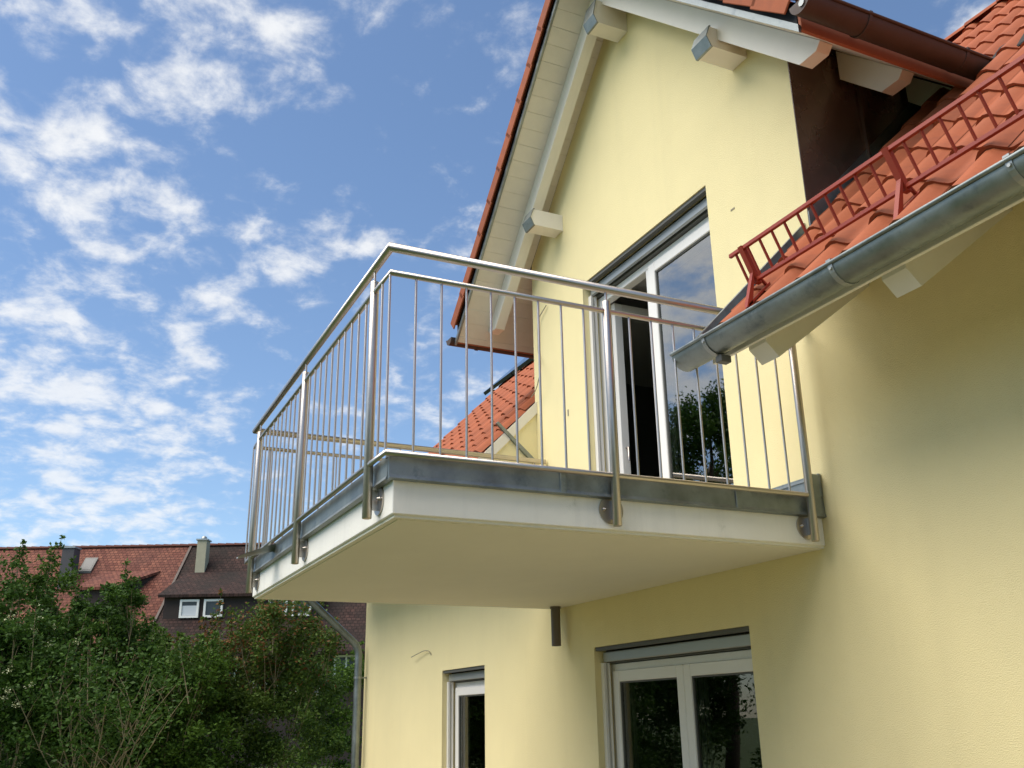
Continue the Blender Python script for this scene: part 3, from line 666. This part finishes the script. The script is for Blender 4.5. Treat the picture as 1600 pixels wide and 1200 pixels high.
for (x_, y_) in sp:
    q = MB(); q.tube([(x_, y_, .022), (x_, y_, .026), (x_, y_, 1.268), (x_, y_, 1.274)], [PR-.003, PR, PR, PR-.003], 16); po = q.build('post', M['steel'], rail)
    q = MB(); q.tube([(x_, y_, 1.2745), (x_, y_, 1.335)], .007, 8); q.build('pin', M['steel'], po)
    nx, ny = (1, 0) if x_ == XA else ((-1, 0) if x_ == XB else (0, -1))
    base = Vector((x_-nx*o_, y_-ny*o_, .115)); n_ = Vector((nx, ny, 0)); t_ = Vector((-ny, nx, 0))
    q = MB(); q.tube([base+n_*.0012, base+n_*.009], .072, 28); q.build('flange', M['steel'], po)
    q = MB(); a = base+n_*.0095; 
    q.prism([a-t_*.004+Vector((0, 0, -.05)), a-t_*.004+Vector((0, 0, .05)), a-t_*.004+n_*.034+Vector((0, 0, .05)), a-t_*.004+n_*.034+Vector((0, 0, -.05))], t_*.008); q.build('web_plate', M['steel'], po)
    for sg in (-1, 1):
        b0 = base+t_*.045*sg+n_*.0095
        q = MB(); q.tube([b0, b0+n_*.010, b0+n_*.0101, b0+n_*.018, b0+n_*.021], [.0095, .0095, .0070, .0055, .002], 8); q.build('bolt', M['steel'], po)
q = MB(); q.tube([(0, 0, .2995), (0, 0, 1.2025)], .0066, 8); bme = proto(q, 'baluster', M['steel'])
bars = [(XA, YA)]
bars += [(XA, -2.675+.1372*i) for i in range(1, 9)] + [(XA, -1.43+.1445*i) for i in range(1, 9)]
bars += [(-.06, YA)] + [(-.20-.1364*i, YA) for i in range(1, 11)] + [(-1.70-.1364*i, YA) for i in range(1, 11)] + [(-3.33, YA)]
bars += [(XB, -2.675+.1372*i) for i in range(0, 9)] + [(XB, -1.43+.1445*i) for i in range(1, 9)]
for b in bars: put(bme, 'baluster', (b[0], b[1], 0), rail)

# ------------------------------------------------------------------ snow guard
sg_ = thing('snow_guard', (.61, -.85, 1.14), 'rust red metal snow guard lattice standing on the tiled eave', 'snow guard')
yb_, zb_, yt_, zt_ = -.780, 1.313, -.856, 1.483
def gp(t): return (yb_+(yt_-yb_)*t, zb_+(zt_-zb_)*t)
for t, nm in ((0, 'bottom_rail'), (1, 'top_rail')):
    y_, z_ = gp(t); q = MB(); q.box(.451+(.07 if t == 0 else 0), 5.3, y_-.010, y_+.010, z_-.011, z_+.011, .002); q.build(nm, M['red_metal'], sg_)
q = MB(); (ya, za), (yc, zc_) = gp(.02), gp(.985)
q.add([(sx, y+sy, z) for (y, z) in ((ya, za), (yc, zc_)) for sx in (-.004, .004) for sy in (-.008, .008)], [(0,1,3,2),(4,5,7,6),(0,1,5,4),(2,3,7,6),(0,2,6,4),(1,3,7,5)])
bar = proto(q, 'guard_bar', M['red_metal']); GBX = (.557, 1.589, 2.62, 3.65, 4.68)
x = .498
while x < 5.25:
    if min(abs(x-b) for b in GBX) > .030: put(bar, 'guard_bar', (x, 0, 0), sg_)
    x += .0985
for x_ in GBX:
    q = MB(); (ya, za), (yc, zc_) = gp(-.12), gp(1.05)
    q.prism([(x_-.016, ya-.016, za), (x_-.016, yc-.016, zc_), (x_-.016, yc+.016, zc_), (x_-.016, ya+.016, za)], (.032, 0, 0))
    br = q.build('bracket', M['red_metal'], sg_)
    q = MB(); q.prism([(x_-.013, -.835, 1.15), (x_-.013, -.800, 1.34), (x_-.013, -.812, 1.345), (x_-.013, -.875, 1.13)], (.026, 0, 0)); q.build('foot_plate', M['red_metal'], br)
    q = MB(); q.prism([(x_-.013, -.86, 1.135), (x_-.013, -.70, 1.135+.16*SL), (x_-.013, -.70, 1.150+.16*SL), (x_-.013, -.86, 1.150)], (.026, 0, 0)); q.build('hook', M['red_metal'], br)
    q = MB(); q.prism([(x_-.008, -.815, 1.375), (x_-.008, -.805, 1.375), (x_-.008, -.70, 1.285), (x_-.008, -.70, 1.27)], (.016, 0, 0)); q.build('strut', M['red_metal'], br)

# ------------------------------------------------------------------ solar panel on the far wing
sp_ = thing('solar_panel', (-9.4, 2.0, 4.10), 'dark solar panel row raised above the ridge tiles of the far roof wing', 'solar panel')
ta = R(43.3)
for i in range(5):
    x0_ = -9.42+i*1.08
    q = MB(); q.prism([(x0_, 2.0, 4.115), (x0_, 2.0-.035, 4.160), (x0_, 2.0-.035+1.05*math.cos(ta), 4.160+1.05*math.sin(ta)), (x0_, 2.0+1.05*math.cos(ta), 4.115+1.05*math.sin(ta))], (1.05, 0, 0)); pn = q.build('module', M['panel'], sp_)
    q = MB(); q.box(x0_+.08, x0_+.12, 2.08, 2.13, 4.06, 4.19).box(x0_+.9, x0_+.94, 2.08, 2.13, 4.06, 4.19); q.build('mount', M['grey_dark'], sp_)

# ------------------------------------------------------------------ farmhouses behind
RH = Vector((math.sin(YAW), math.cos(YAW), 0)); VH = Vector((-math.cos(YAW), math.sin(YAW), 0)); FD = 44.0
def F(u_, w_, z_): p = Vector((CAM.x, CAM.y, 0))+RH*u_+VH*(FD-w_); return Vector((p.x, p.y, z_))
def old_roof_mat(name, c1, c2, moss, lo, hi):
    m = bpy.data.materials.new(name); m.use_nodes = True; t = m.node_tree; l = t.links; b = t.nodes['Principled BSDF']; b.inputs['Roughness'].default_value = 0.85
    b.inputs['Specular IOR Level'].default_value = 0.25
    uv = t.nodes.new('ShaderNodeUVMap'); uv.uv_map = 'slope'
    br = t.nodes.new('ShaderNodeTexBrick'); br.inputs['Scale'].default_value = 1.0; br.inputs['Brick Width'].default_value = .19; br.inputs['Row Height'].default_value = .17
    br.inputs['Mortar Size'].default_value = .014; br.inputs['Mortar Smooth'].default_value = .4; br.inputs['Bias'].default_value = -.1
    br.inputs['Color1'].default_value = (*c1, 1); br.inputs['Color2'].default_value = (*c2, 1); br.inputs['Mortar'].default_value = (c1[0]*.55, c1[1]*.55, c1[2]*.55, 1)
    l.new(uv.outputs[0], br.inputs['Vector'])
    n = t.nodes.new('ShaderNodeTexNoise'); n.inputs['Scale'].default_value = .55; n.inputs['Detail'].default_value = 9; n.inputs['Roughness'].default_value = .68; l.new(uv.outputs[0], n.inputs['Vector'])
    mr = t.nodes.new('ShaderNodeMapRange'); l.new(n.outputs['Fac'], mr.inputs[0]); mr.inputs[1].default_value = lo; mr.inputs[2].default_value = hi
    n2_ = t.nodes.new('ShaderNodeTexNoise'); n2_.inputs['Scale'].default_value = 5.5; n2_.inputs['Detail'].default_value = 8; n2_.inputs['Roughness'].default_value = .75; l.new(uv.outputs[0], n2_.inputs['Vector'])
    mx_ = t.nodes.new('ShaderNodeMix'); mx_.data_type = 'RGBA'; l.new(mr.outputs[0], mx_.inputs[0]); l.new(br.outputs[0], mx_.inputs[6]); mx_.inputs[7].default_value = (*moss, 1)
    m2 = t.nodes.new('ShaderNodeMapRange'); l.new(n2_.outputs['Fac'], m2.inputs[0]); m2.inputs[1].default_value = .3; m2.inputs[2].default_value = .7; m2.inputs[3].default_value = .50; m2.inputs[4].default_value = 1.45
    h = t.nodes.new('ShaderNodeHueSaturation'); l.new(m2.outputs[0], h.inputs['Value']); l.new(mx_.outputs[2], h.inputs['Color']); l.new(h.outputs[0], b.inputs['Base Color'])
    bp = t.nodes.new('ShaderNodeBump'); bp.inputs['Distance'].default_value = .04; l.new(br.outputs['Fac'], bp.inputs['Height']); bp.invert = True; l.new(bp.outputs[0], b.inputs['Normal'])
    return m
M['roof_red'] = old_roof_mat('old_red_plain_tiles', (.15, .050, .034), (.27, .105, .065), (.12, .048, .036), .42, .72)
M['roof_moss'] = old_roof_mat('mossy_dark_tiles', (.036, .018, .015), (.080, .040, .031), (.024, .017, .014), .40, .60)
M['dark_wall'] = mat('dark_farm_wall', (.035, .025, .022), .9, var=.2)  # one very dark tone for farmhouse walls and dormer fronts
M['chim_cream'] = mat('cream_chimney_render', (.42, .39, .28), .9, var=.1)
M['chim_dark'] = mat('slate_clad_chimney', (.07, .065, .07), .6, var=.1)
def roof_quad(q, pts, uvs):
    q.quad(*pts); q.uv = getattr(q, 'uv', []) + list(uvs)
def add_uv(o, uvs):
    me = o.data; lay = me.uv_layers.new(name='slope')
    return lay
def sloped(name, m, parent, quads):
    """quads given in farm coordinates (u, w, z); thickness .12; uv = metres along ridge / down slope"""
    q = MB()
    for pts in quads: q.prism([F(*p) for p in pts], (0, 0, -.12))
    o = q.build(name, m, parent); me = o.data; lay = me.uv_layers.new(name='slope'); O = origin(parent)
    base = Vector((CAM.x, CAM.y, 0))
    for lp in me.loops:
        p = me.vertices[lp.vertex_index].co+O; d = p-base; uu = d.dot(RH); ww = FD-d.dot(VH); lay.data[lp.index].uv = (uu, math.hypot(ww, 6.9-p.z))
    return o
ZR, SM = 6.88, 1.15
rz = lambda w_: ZR-SM*w_
def farm_window(parent, u_, w_, z0_, z1_, wd, mull=True):
    q = MB(); f = .09
    def B(a0, a1, b0, b1, d0, d1):
        q.add([F(a, d, b) for a in (a0, a1) for d in (d0, d1) for b in (b0, b1)], [(0,1,3,2),(4,6,7,5),(0,4,5,1),(2,3,7,6),(0,2,6,4),(1,5,7,3)])
    B(u_, u_+f, z0_, z1_, w_, w_+.08); B(u_+wd-f, u_+wd, z0_, z1_, w_, w_+.08); B(u_+f, u_+wd-f, z1_-f, z1_, w_, w_+.08); B(u_+f, u_+wd-f, z0_, z0_+f, w_, w_+.08)
    if mull: B(u_+wd/2-.035, u_+wd/2+.035, z0_+f, z1_-f, w_, w_+.08)
    fr = q.build('window', M['plastic'], parent)
    q = MB(); B2 = [F(a, w_+.03, b) for a, b in ((u_+f, z0_+f), (u_+wd-f, z0_+f), (u_+wd-f, z1_-f), (u_+f, z1_-f))]; q.quad(*B2); q.build('pane', M['farm_pane'], fr)
M['farm_pane'] = mat('old_window_pane', (.04, .05, .055), .3, 0, spec=.5)
M['drape'] = mat('white_blind', (.62, .64, .66), .8)
def fbox(q, u0, u1, w0, w1, z0, z1):
    q.add([F(a, d, b) for a in (u0, u1) for d in (w0, w1) for b in (z0, z1)], [(0,1,3,2),(4,6,7,5),(0,4,5,1),(2,3,7,6),(0,2,6,4),(1,5,7,3)])
    return q
def ridge_row(parent, u0, u1, m):
    q = MB(); u_ = u0; k = 6
    while u_ < u1:
        cs = [(math.cos(math.pi*i/k)*.14, math.sin(math.pi*i/k)*.12) for i in range(k+1)]
        q.add([F(u_, a, ZR-.04+b) for a, b in cs]+[F(u_+.40, a*.85, ZR-.045+b*.82) for a, b in cs], [(i, i+1, k+1+i+1, k+1+i) for i in range(k)]+[tuple(range(k+1))], True); u_ += .38
    q.build('ridge_tiles', m, parent, kind='stuff')
# red-roofed house
fa = thing('farmhouse', tuple(F(-28, 0, GZ)), 'long old farmhouse with a faded red tiled roof and slate clad chimney, behind the shrubs', 'house')
sloped('roof', M['roof_red'], fa, [[(-42, 0, ZR), (-14.85, 0, ZR), (-15.05, 4.6, rz(4.6)), (-42, 4.6, rz(4.6))], [(-42, 0, ZR), (-14.85, 0, ZR), (-14.85, -4.6, rz(4.6)), (-42, -4.6, rz(4.6))]])
q = MB(); fbox(q, -41.5, -15.0, -4.1, 4.1, GZ, 2.0); q.build('wall', M['dark_wall'], fa)
ridge_row(fa, -42, -14.9, M['roof_red'])
sloped('dormer_roof', M['roof_red'], fa, [[(-18.3, 1.20, 5.56), (-15.75, 1.20, 5.56), (-17.0, 3.25, 4.62), (-18.5, 3.25, 4.62)]])
q = MB(); q.add([F(-15.9, 1.3, 5.34), F(-17.15, 3.1, 4.50), F(-17.15, 3.1, rz(3.1)-.05), F(-18.4, 3.1, 4.50), F(-18.4, 3.1, rz(3.1)-.05), F(-18.3, 1.3, 5.34)], [(0, 1, 2), (1, 2, 4, 3), (3, 4, 5)]); q.build('dormer_wall', M['dark_wall'], fa)
q = MB(); fbox(q, -19.95, -19.42, 1.25, 1.85, 4.6, 6.52); ch = q.build('chimney', M['chim_dark'], fa)
q = MB(); fbox(q, -20.0, -19.37, 1.2, 1.9, 6.525, 6.60); q.build('chimney_cap', M['zinc_light'], ch)
q = MB(); sk = [(-19.42, .62), (-18.85, .62), (-18.85, 1.22), (-19.42, 1.22)]
q.prism([F(a, b, rz(b)+.02) for a, b in sk], (0, 0, .10)); skl = q.build('skylight', M['grey_dark'], fa)
q = MB(); sk = [(-19.35, .69), (-18.92, .69), (-18.92, 1.15), (-19.35, 1.15)]; q.quad(*[F(a, b, rz(b)+.125) for a, b in sk]); q.build('pane', M['farm_pane'], skl)
# mossy-roofed house
fb = thing('farmhouse', tuple(F(-6, 0, GZ)), 'old farmhouse with a dark mossy roof, cream chimney and long window dormer', 'house')
sloped('roof', M['roof_moss'], fb, [[(-14.82, 0, ZR), (6, 0, ZR), (6, 4.45, rz(4.45)), (-15.02, 4.45, rz(4.45))], [(-14.82, 0, ZR), (6, 0, ZR), (6, -4.6, rz(4.6)), (-14.82, -4.6, rz(4.6))]])
q = MB(); fbox(q, -14.8, 5.5, -4.1, 3.7, GZ, 2.6); q.build('wall', M['dark_wall'], fb)
ridge_row(fb, -14.8, 6, M['roof_red'])
q = MB(); q.prism([F(-14.92, 0, ZR+.02), F(-15.12, 4.5, rz(4.5)+.02), F(-15.02, 4.5, rz(4.5)+.02), F(-14.82, 0, ZR+.02)], (0, 0, .06)); q.build('verge_strip', M['copper'], fb)
sloped('dormer_roof', M['roof_moss'], fb, [[(-14.6, 1.30, rz(1.3)+.05), (-8.35, 1.30, rz(1.3)+.05), (-8.1, 3.38, 4.23), (-14.95, 3.38, 4.23)]])
q = MB(); q.add([F(-14.75, 3.15, 4.20), F(-8.3, 3.15, 4.20), F(-8.3, 3.15, rz(3.15)-.1), F(-14.75, 3.15, rz(3.15)-.1), F(-8.3, 1.4, rz(1.4)), F(-14.75, 1.4, rz(1.4))], [(0, 1, 2, 3), (1, 4, 2), (0, 5, 3)]); q.build('dormer_wall', M['dark_wall'], fb)
for u_ in (-14.05, -13.05, -10.35, -9.35): farm_window(fb, u_, 3.17, 3.28, 4.03, .80, False)
for u_ in (-13.45,):
    q = MB(); q.quad(F(-13.95, 3.215, 3.38), F(-13.29, 3.215, 3.38), F(-13.29, 3.215, 3.78), F(-13.95, 3.215, 3.78)); q.build('blind', M['drape'], fb)
for u_, z_ in ((-14.4, .2), (-12.3, .6), (-10.6, -.2), (-8.9, .1), (-7.4, .4)): farm_window(fb, u_, 3.72, z_, z_+1.25, 1.0)
q = MB(); fbox(q, -14.20, -13.78, .80, 1.30, 5.2, 6.86); ch = q.build('chimney', M['chim_cream'], fb)
q = MB(); fbox(q, -14.25, -13.73, .75, 1.35, 6.865, 6.93); q.tube([F(-13.99, 1.05, 6.93), F(-13.99, 1.05, 7.05), F(-13.99, 1.05, 7.10)], [.12, .12, .03], 8); q.build('chimney_cap', M['zinc_light'], ch)

# ------------------------------------------------------------------ vegetation
def leaf_cloud(name, centres, rads, counts, size, m, parent, tone=(0.1, 0.7), tipz=None, tipfrac=0.0, droop=0.0):
    P = []; T = []
    for c, rd, n in zip(centres, rads, counts):
        d = rng.normal(size=(n, 3)); d /= np.linalg.norm(d, axis=1)[:, None]+1e-9
        rr = rng.random(n)**0.45
        rad = np.array(rd) if np.ndim(rd) else np.array([rd, rd, rd*.8])
        P.append(np.array(c)+d*rr[:, None]*rad*(1+.25*rng.normal(size=(n, 1))))
        T.append(np.clip(rng.normal((tone[0]+tone[1])/2+.12*rng.normal(), (tone[1]-tone[0])/3.2, n), 0, .79))
    P = np.concatenate(P); T = np.concatenate(T); n = len(P)
    if tipz is not None:
        pr = tipfrac*np.clip((P[:, 2]-tipz)/1.2, 0, 1); T = np.where(rng.random(n) < pr, .95, T)
    a = rng.normal(size=(n, 3)); a[:, 2] = a[:, 2]*.6-droop; a /= np.linalg.norm(a, axis=1)[:, None]
    b = rng.normal(size=(n, 3)); b -= (b*a).sum(1)[:, None]*a; b /= np.linalg.norm(b, axis=1)[:, None]
    c = np.cross(a, b); s_ = size*(0.65+.7*rng.random(n))[:, None]
    V = np.stack([P, P+a*s_*.5+b*s_*.27+c*s_*.06, P+a*s_, P+a*s_*.5-b*s_*.27+c*s_*.06], 1).reshape(-1, 3)-np.array(origin(parent))
    me = bpy.data.meshes.new(name); me.vertices.add(4*n); me.vertices.foreach_set('co', V.ravel())
    me.loops.add(4*n); me.loops.foreach_set('vertex_index', np.arange(4*n)); me.polygons.add(n); me.polygons.foreach_set('loop_start', np.arange(0, 4*n, 4)); me.polygons.foreach_set('loop_total', np.full(n, 4))
    at = me.attributes.new('tone', 'FLOAT', 'POINT'); at.data.foreach_set('value', np.repeat(T, 4)); me.update(); me.validate()
    me.materials.append(m); o = bpy.data.objects.new(name, me); COL.objects.link(o); o.parent = parent; o['kind'] = 'stuff'; return o
def shrub(x, y, h, wd, label, lm='leaf', nl=13000, stems=7, sprigs=10, red=0.0, size=.060, low=.25, group='shrubs in front of the farmhouses', cat='shrub', name='shrub', flowers=0, bark='bark', dx=0, dy=0):
    root = thing(name, (x, y, GZ), label, cat, group)
    centres = []; rads = []; cnts = []; top = GZ+h
    for i in range(stems):
        an = 2*math.pi*(i+random.random()*.7)/stems; le = random.uniform(.35, .95)
        pts = []; r0 = random.uniform(.010, .019)
        for k in range(7):
            t = k/6; rr = wd*.46*le*(t**1.25)
            pts.append((x+math.cos(an+.3*t)*rr+random.uniform(-.05, .05)*t+dx*t, y+math.sin(an+.3*t)*rr+random.uniform(-.05, .05)*t+dy*t, GZ+h*(.97-.22*le)*t))
        q = MB(); q.tube(pts, [r0*(1-.75*k/6) for k in range(7)], 6)
        for j in range(7):          # twigs
            k = random.choice((2, 3, 3, 4, 4, 5)); p = Vector(pts[k]); d = Vector((random.uniform(-1, 1), random.uniform(-1, 1), random.uniform(.5, 1.6))).normalized()*random.uniform(.4, .9)*h/4
            q.tube([p, p+d*.5+Vector((0, 0, .04)), p+d], [r0*.4, r0*.28, r0*.12], 4, caps=False)
            centres.append(tuple(p+d)); rads.append(random.uniform(.18, .34)*wd/2.2); cnts.append(1)
        q.build('stem', M[bark], root)
        centres.append(pts[-1]); rads.append(random.uniform(.2, .36)*wd/2.2); cnts.append(1.2)
    for i in range(46):              # fill the crown's volume, leaving gaps
        a = random.uniform(0, 2*math.pi); t = random.uniform(low, .93)
        env = math.sin(math.pi*min(.98, max(.08, (t*.92+.06))))**.6
        rr = wd*.5*env*math.sqrt(random.random())
        centres.append((x+math.cos(a)*rr+dx*t, y+math.sin(a)*rr+dy*t, GZ+h*t)); rads.append(random.uniform(.16, .36)*wd/2.2); cnts.append(random.uniform(.5, 1.3))
    for i in range(sprigs):         # leafy shoots that break the outline
        a = random.uniform(0, 2*math.pi); rr = wd*.42*math.sqrt(random.random()); hh = random.uniform(.80, .95)*h*(1-.25*(rr/(wd*.5))**2)
        b = Vector((x+math.cos(a)*rr+dx, y+math.sin(a)*rr+dy, GZ+hh)); d = Vector((random.uniform(-.25, .25), random.uniform(-.25, .25), 1)).normalized()
        ln = random.uniform(.3, .75)
        q = MB(); q.tube([b-d*.3, b+d*ln], [.008, .003], 4, caps=False); q.build('twig', M[bark], root)
        for k in range(6): centres.append(tuple(b+d*ln*k/5)); rads.append(.11*(1.15-k/6)); cnts.append(.14)
    tot = sum(c_*0+c_ for c_ in cnts); cnts = [max(6, int(nl*1.55*c_/tot)) for c_ in cnts]
    leaf_cloud('foliage', centres, rads, cnts, size, M[lm], root, tipz=GZ+h*.55 if red else None, tipfrac=red)
    if flowers:
        fc = []; 
        for i in range(flowers):
            c_ = centres[random.randrange(len(centres))]; fc.append((c_[0]+random.uniform(.1, .3), c_[1]-random.uniform(0, .25), c_[2]+random.uniform(0, .2)))
        leaf_cloud('blossom', fc, [.07]*flowers, [26]*flowers, .028, M['flower'], root)
    return root
shrub(-10.4, -4.30, 3.25, 1.7, 'tall dark elder shrub at the left edge with cream flower heads', 'leaf_dark', 13000, 6, 8, flowers=30, low=.15)
shrub(-11.2, -4.75, 4.2, 1.7, 'upright dark shrub cut off by the left edge of the picture', 'leaf_dark', 9000, 5, 8, low=.2)
shrub(-12.2, -4.05, 4.25, 1.2, 'slim shrub whose tallest sprig rises above the red roof ridge', 'leaf', 10000, 6, 9, low=.1)
shrub(-12.8, -3.40, 3.65, 2.1, 'dense green shrub low in front of the slate clad chimney', 'leaf', 13000, 7, 10, low=.1)
shrub(-11.6, -3.08, 3.95, 1.15, 'pointed dark shrub reaching up in front of the red dormer', 'leaf_dark', 8500, 5, 7, low=.2)
shrub(-12.9, -2.75, 3.35, 1.7, 'rounded shrub hiding the foot of the red dormer', 'leaf', 10000, 6, 8, low=.1)
shrub(-11.9, -2.15, 2.95, 2.0, 'bushy green shrub below the dividing line of the two roofs', 'leaf', 13000, 6, 10, low=.1)
shrub(-9.6, -3.25, 2.75, 2.5, 'open shrub with pale bare stems fanning out at its foot', 'leaf_dark', 2600, 12, 6, low=.6)
shrub(-12.9, -1.30, 3.25, 2.1, 'red tipped shrub in front of the farmhouse dormer windows', 'leaf_red', 14000, 6, 12, red=.4, low=.15)
shrub(-12.3, -.45, 3.75, 2.1, 'bright green and rusty shrub below the balcony corner', 'leaf_red', 15000, 8, 12, red=.2, low=.1)
shrub(-14.6, .9, 3.0, 2.0, 'fresh green shrub next to the zinc downpipe', 'leaf', 12000, 6, 8, low=.05)
shrub(-15.4, -3.6, 3.0, 3.4, 'broad shrub further back between the dark shrubs', 'leaf_dark', 13000, 6, 6, low=.05)
shrub(-16.2, -1.4, 2.8, 3.6, 'rear shrub filling the gap below the mossy roof', 'leaf_dark', 13000, 6, 6, low=.05)
# garden beyond the left edge of the frame: seen in the window panes
shrub(-6.5, -9.5, 3.6, 3.6, 'large garden shrub left of the picture, mirrored in the lower panes', 'leaf_dark', 12000, 6, 6, low=.05, size=.09, group='garden shrubs outside the frame')
shrub(-2.5, -11.0, 3.4, 3.8, 'rounded garden shrub out of frame opposite the terrace door', 'leaf', 12000, 6, 6, low=.05, size=.09, group='garden shrubs outside the frame')
for hx, hy, hh, lb in ((2.5, -10.5, 5.2, 'added hedge shrub behind the camera blocking low sky light, nearest the birch'), (6.3, -9.3, 5.6, 'added hedge shrub behind the camera blocking low sky light, middle of three'), (9.8, -7.2, 5.2, 'added hedge shrub behind the camera blocking low sky light, at the right end')):
    shrub(hx, hy, hh, 4.4, lb, 'leaf_dark', 12000, 6, 6, low=.05, size=.14, group='garden shrubs outside the frame')  # unseen hedge added to block low sky light and darken the lower right wall
shrub(-12.4, -7.6, 3.9, 3.0, 'broad garden shrub in front of the birch, outside the picture', 'leaf_dark', 11000, 6, 6, low=.05, size=.09, group='garden shrubs outside the frame')
shrub(-16.5, -9.6, 4.6, 4.0, 'high garden shrub behind the birch, outside the picture', 'leaf_dark', 11000, 6, 6, low=.05, size=.10, group='garden shrubs outside the frame')
shrub(-20.5, -11.5, 5.2, 5.0, 'farthest garden shrub, outside the picture', 'leaf_dark', 11000, 6, 6, low=.05, size=.11, group='garden shrubs outside the frame')
def tree(x, y, h, wd, label, nl, lm='leaf_dark', name='birch_tree', cat='tree'):
    root = thing(name, (x, y, GZ), label, cat)
    q = MB(); n = 8; pts = [(x+.12*math.sin(k), y+.1*math.cos(k*1.3), GZ+h*.92*k/n) for k in range(n+1)]
    q.tube(pts, [.16*(1-.9*k/n)+.01 for k in range(n+1)], 10); q.build('trunk', M['bark_dark'], root)
    cs, rd, ct = [], [], []
    for i in range(34):
        t = random.uniform(.28, .97); a = random.uniform(0, 6.28); p = Vector((x, y, GZ+h*t)); env = math.sin(math.pi*min(.96, (t-.2)/.8*.85+.12))
        d = Vector((math.cos(a), math.sin(a), .35))*wd*.5*env*random.uniform(.6, 1)
        b = MB(); b.tube([p, p+d*.55+Vector((0, 0, .15)), p+d], [.03, .018, .006], 5, caps=False); b.build('branch', M['bark_dark'], root)
        for k in (.5, .75, 1.0):
            c = p+d*k
            for j in range(3): cs.append((c.x+random.uniform(-.2, .2), c.y+random.uniform(-.2, .2), c.z-.25*j)); rd.append((.22, .22, .34)); ct.append(nl//300)
    leaf_cloud('crown', cs, rd, ct, .085, M[lm], root, droop=.8)
tree(-13.2, -8.9, 8.9, 4.6, 'birch just left of the picture, mirrored in the balcony door pane', 42000)
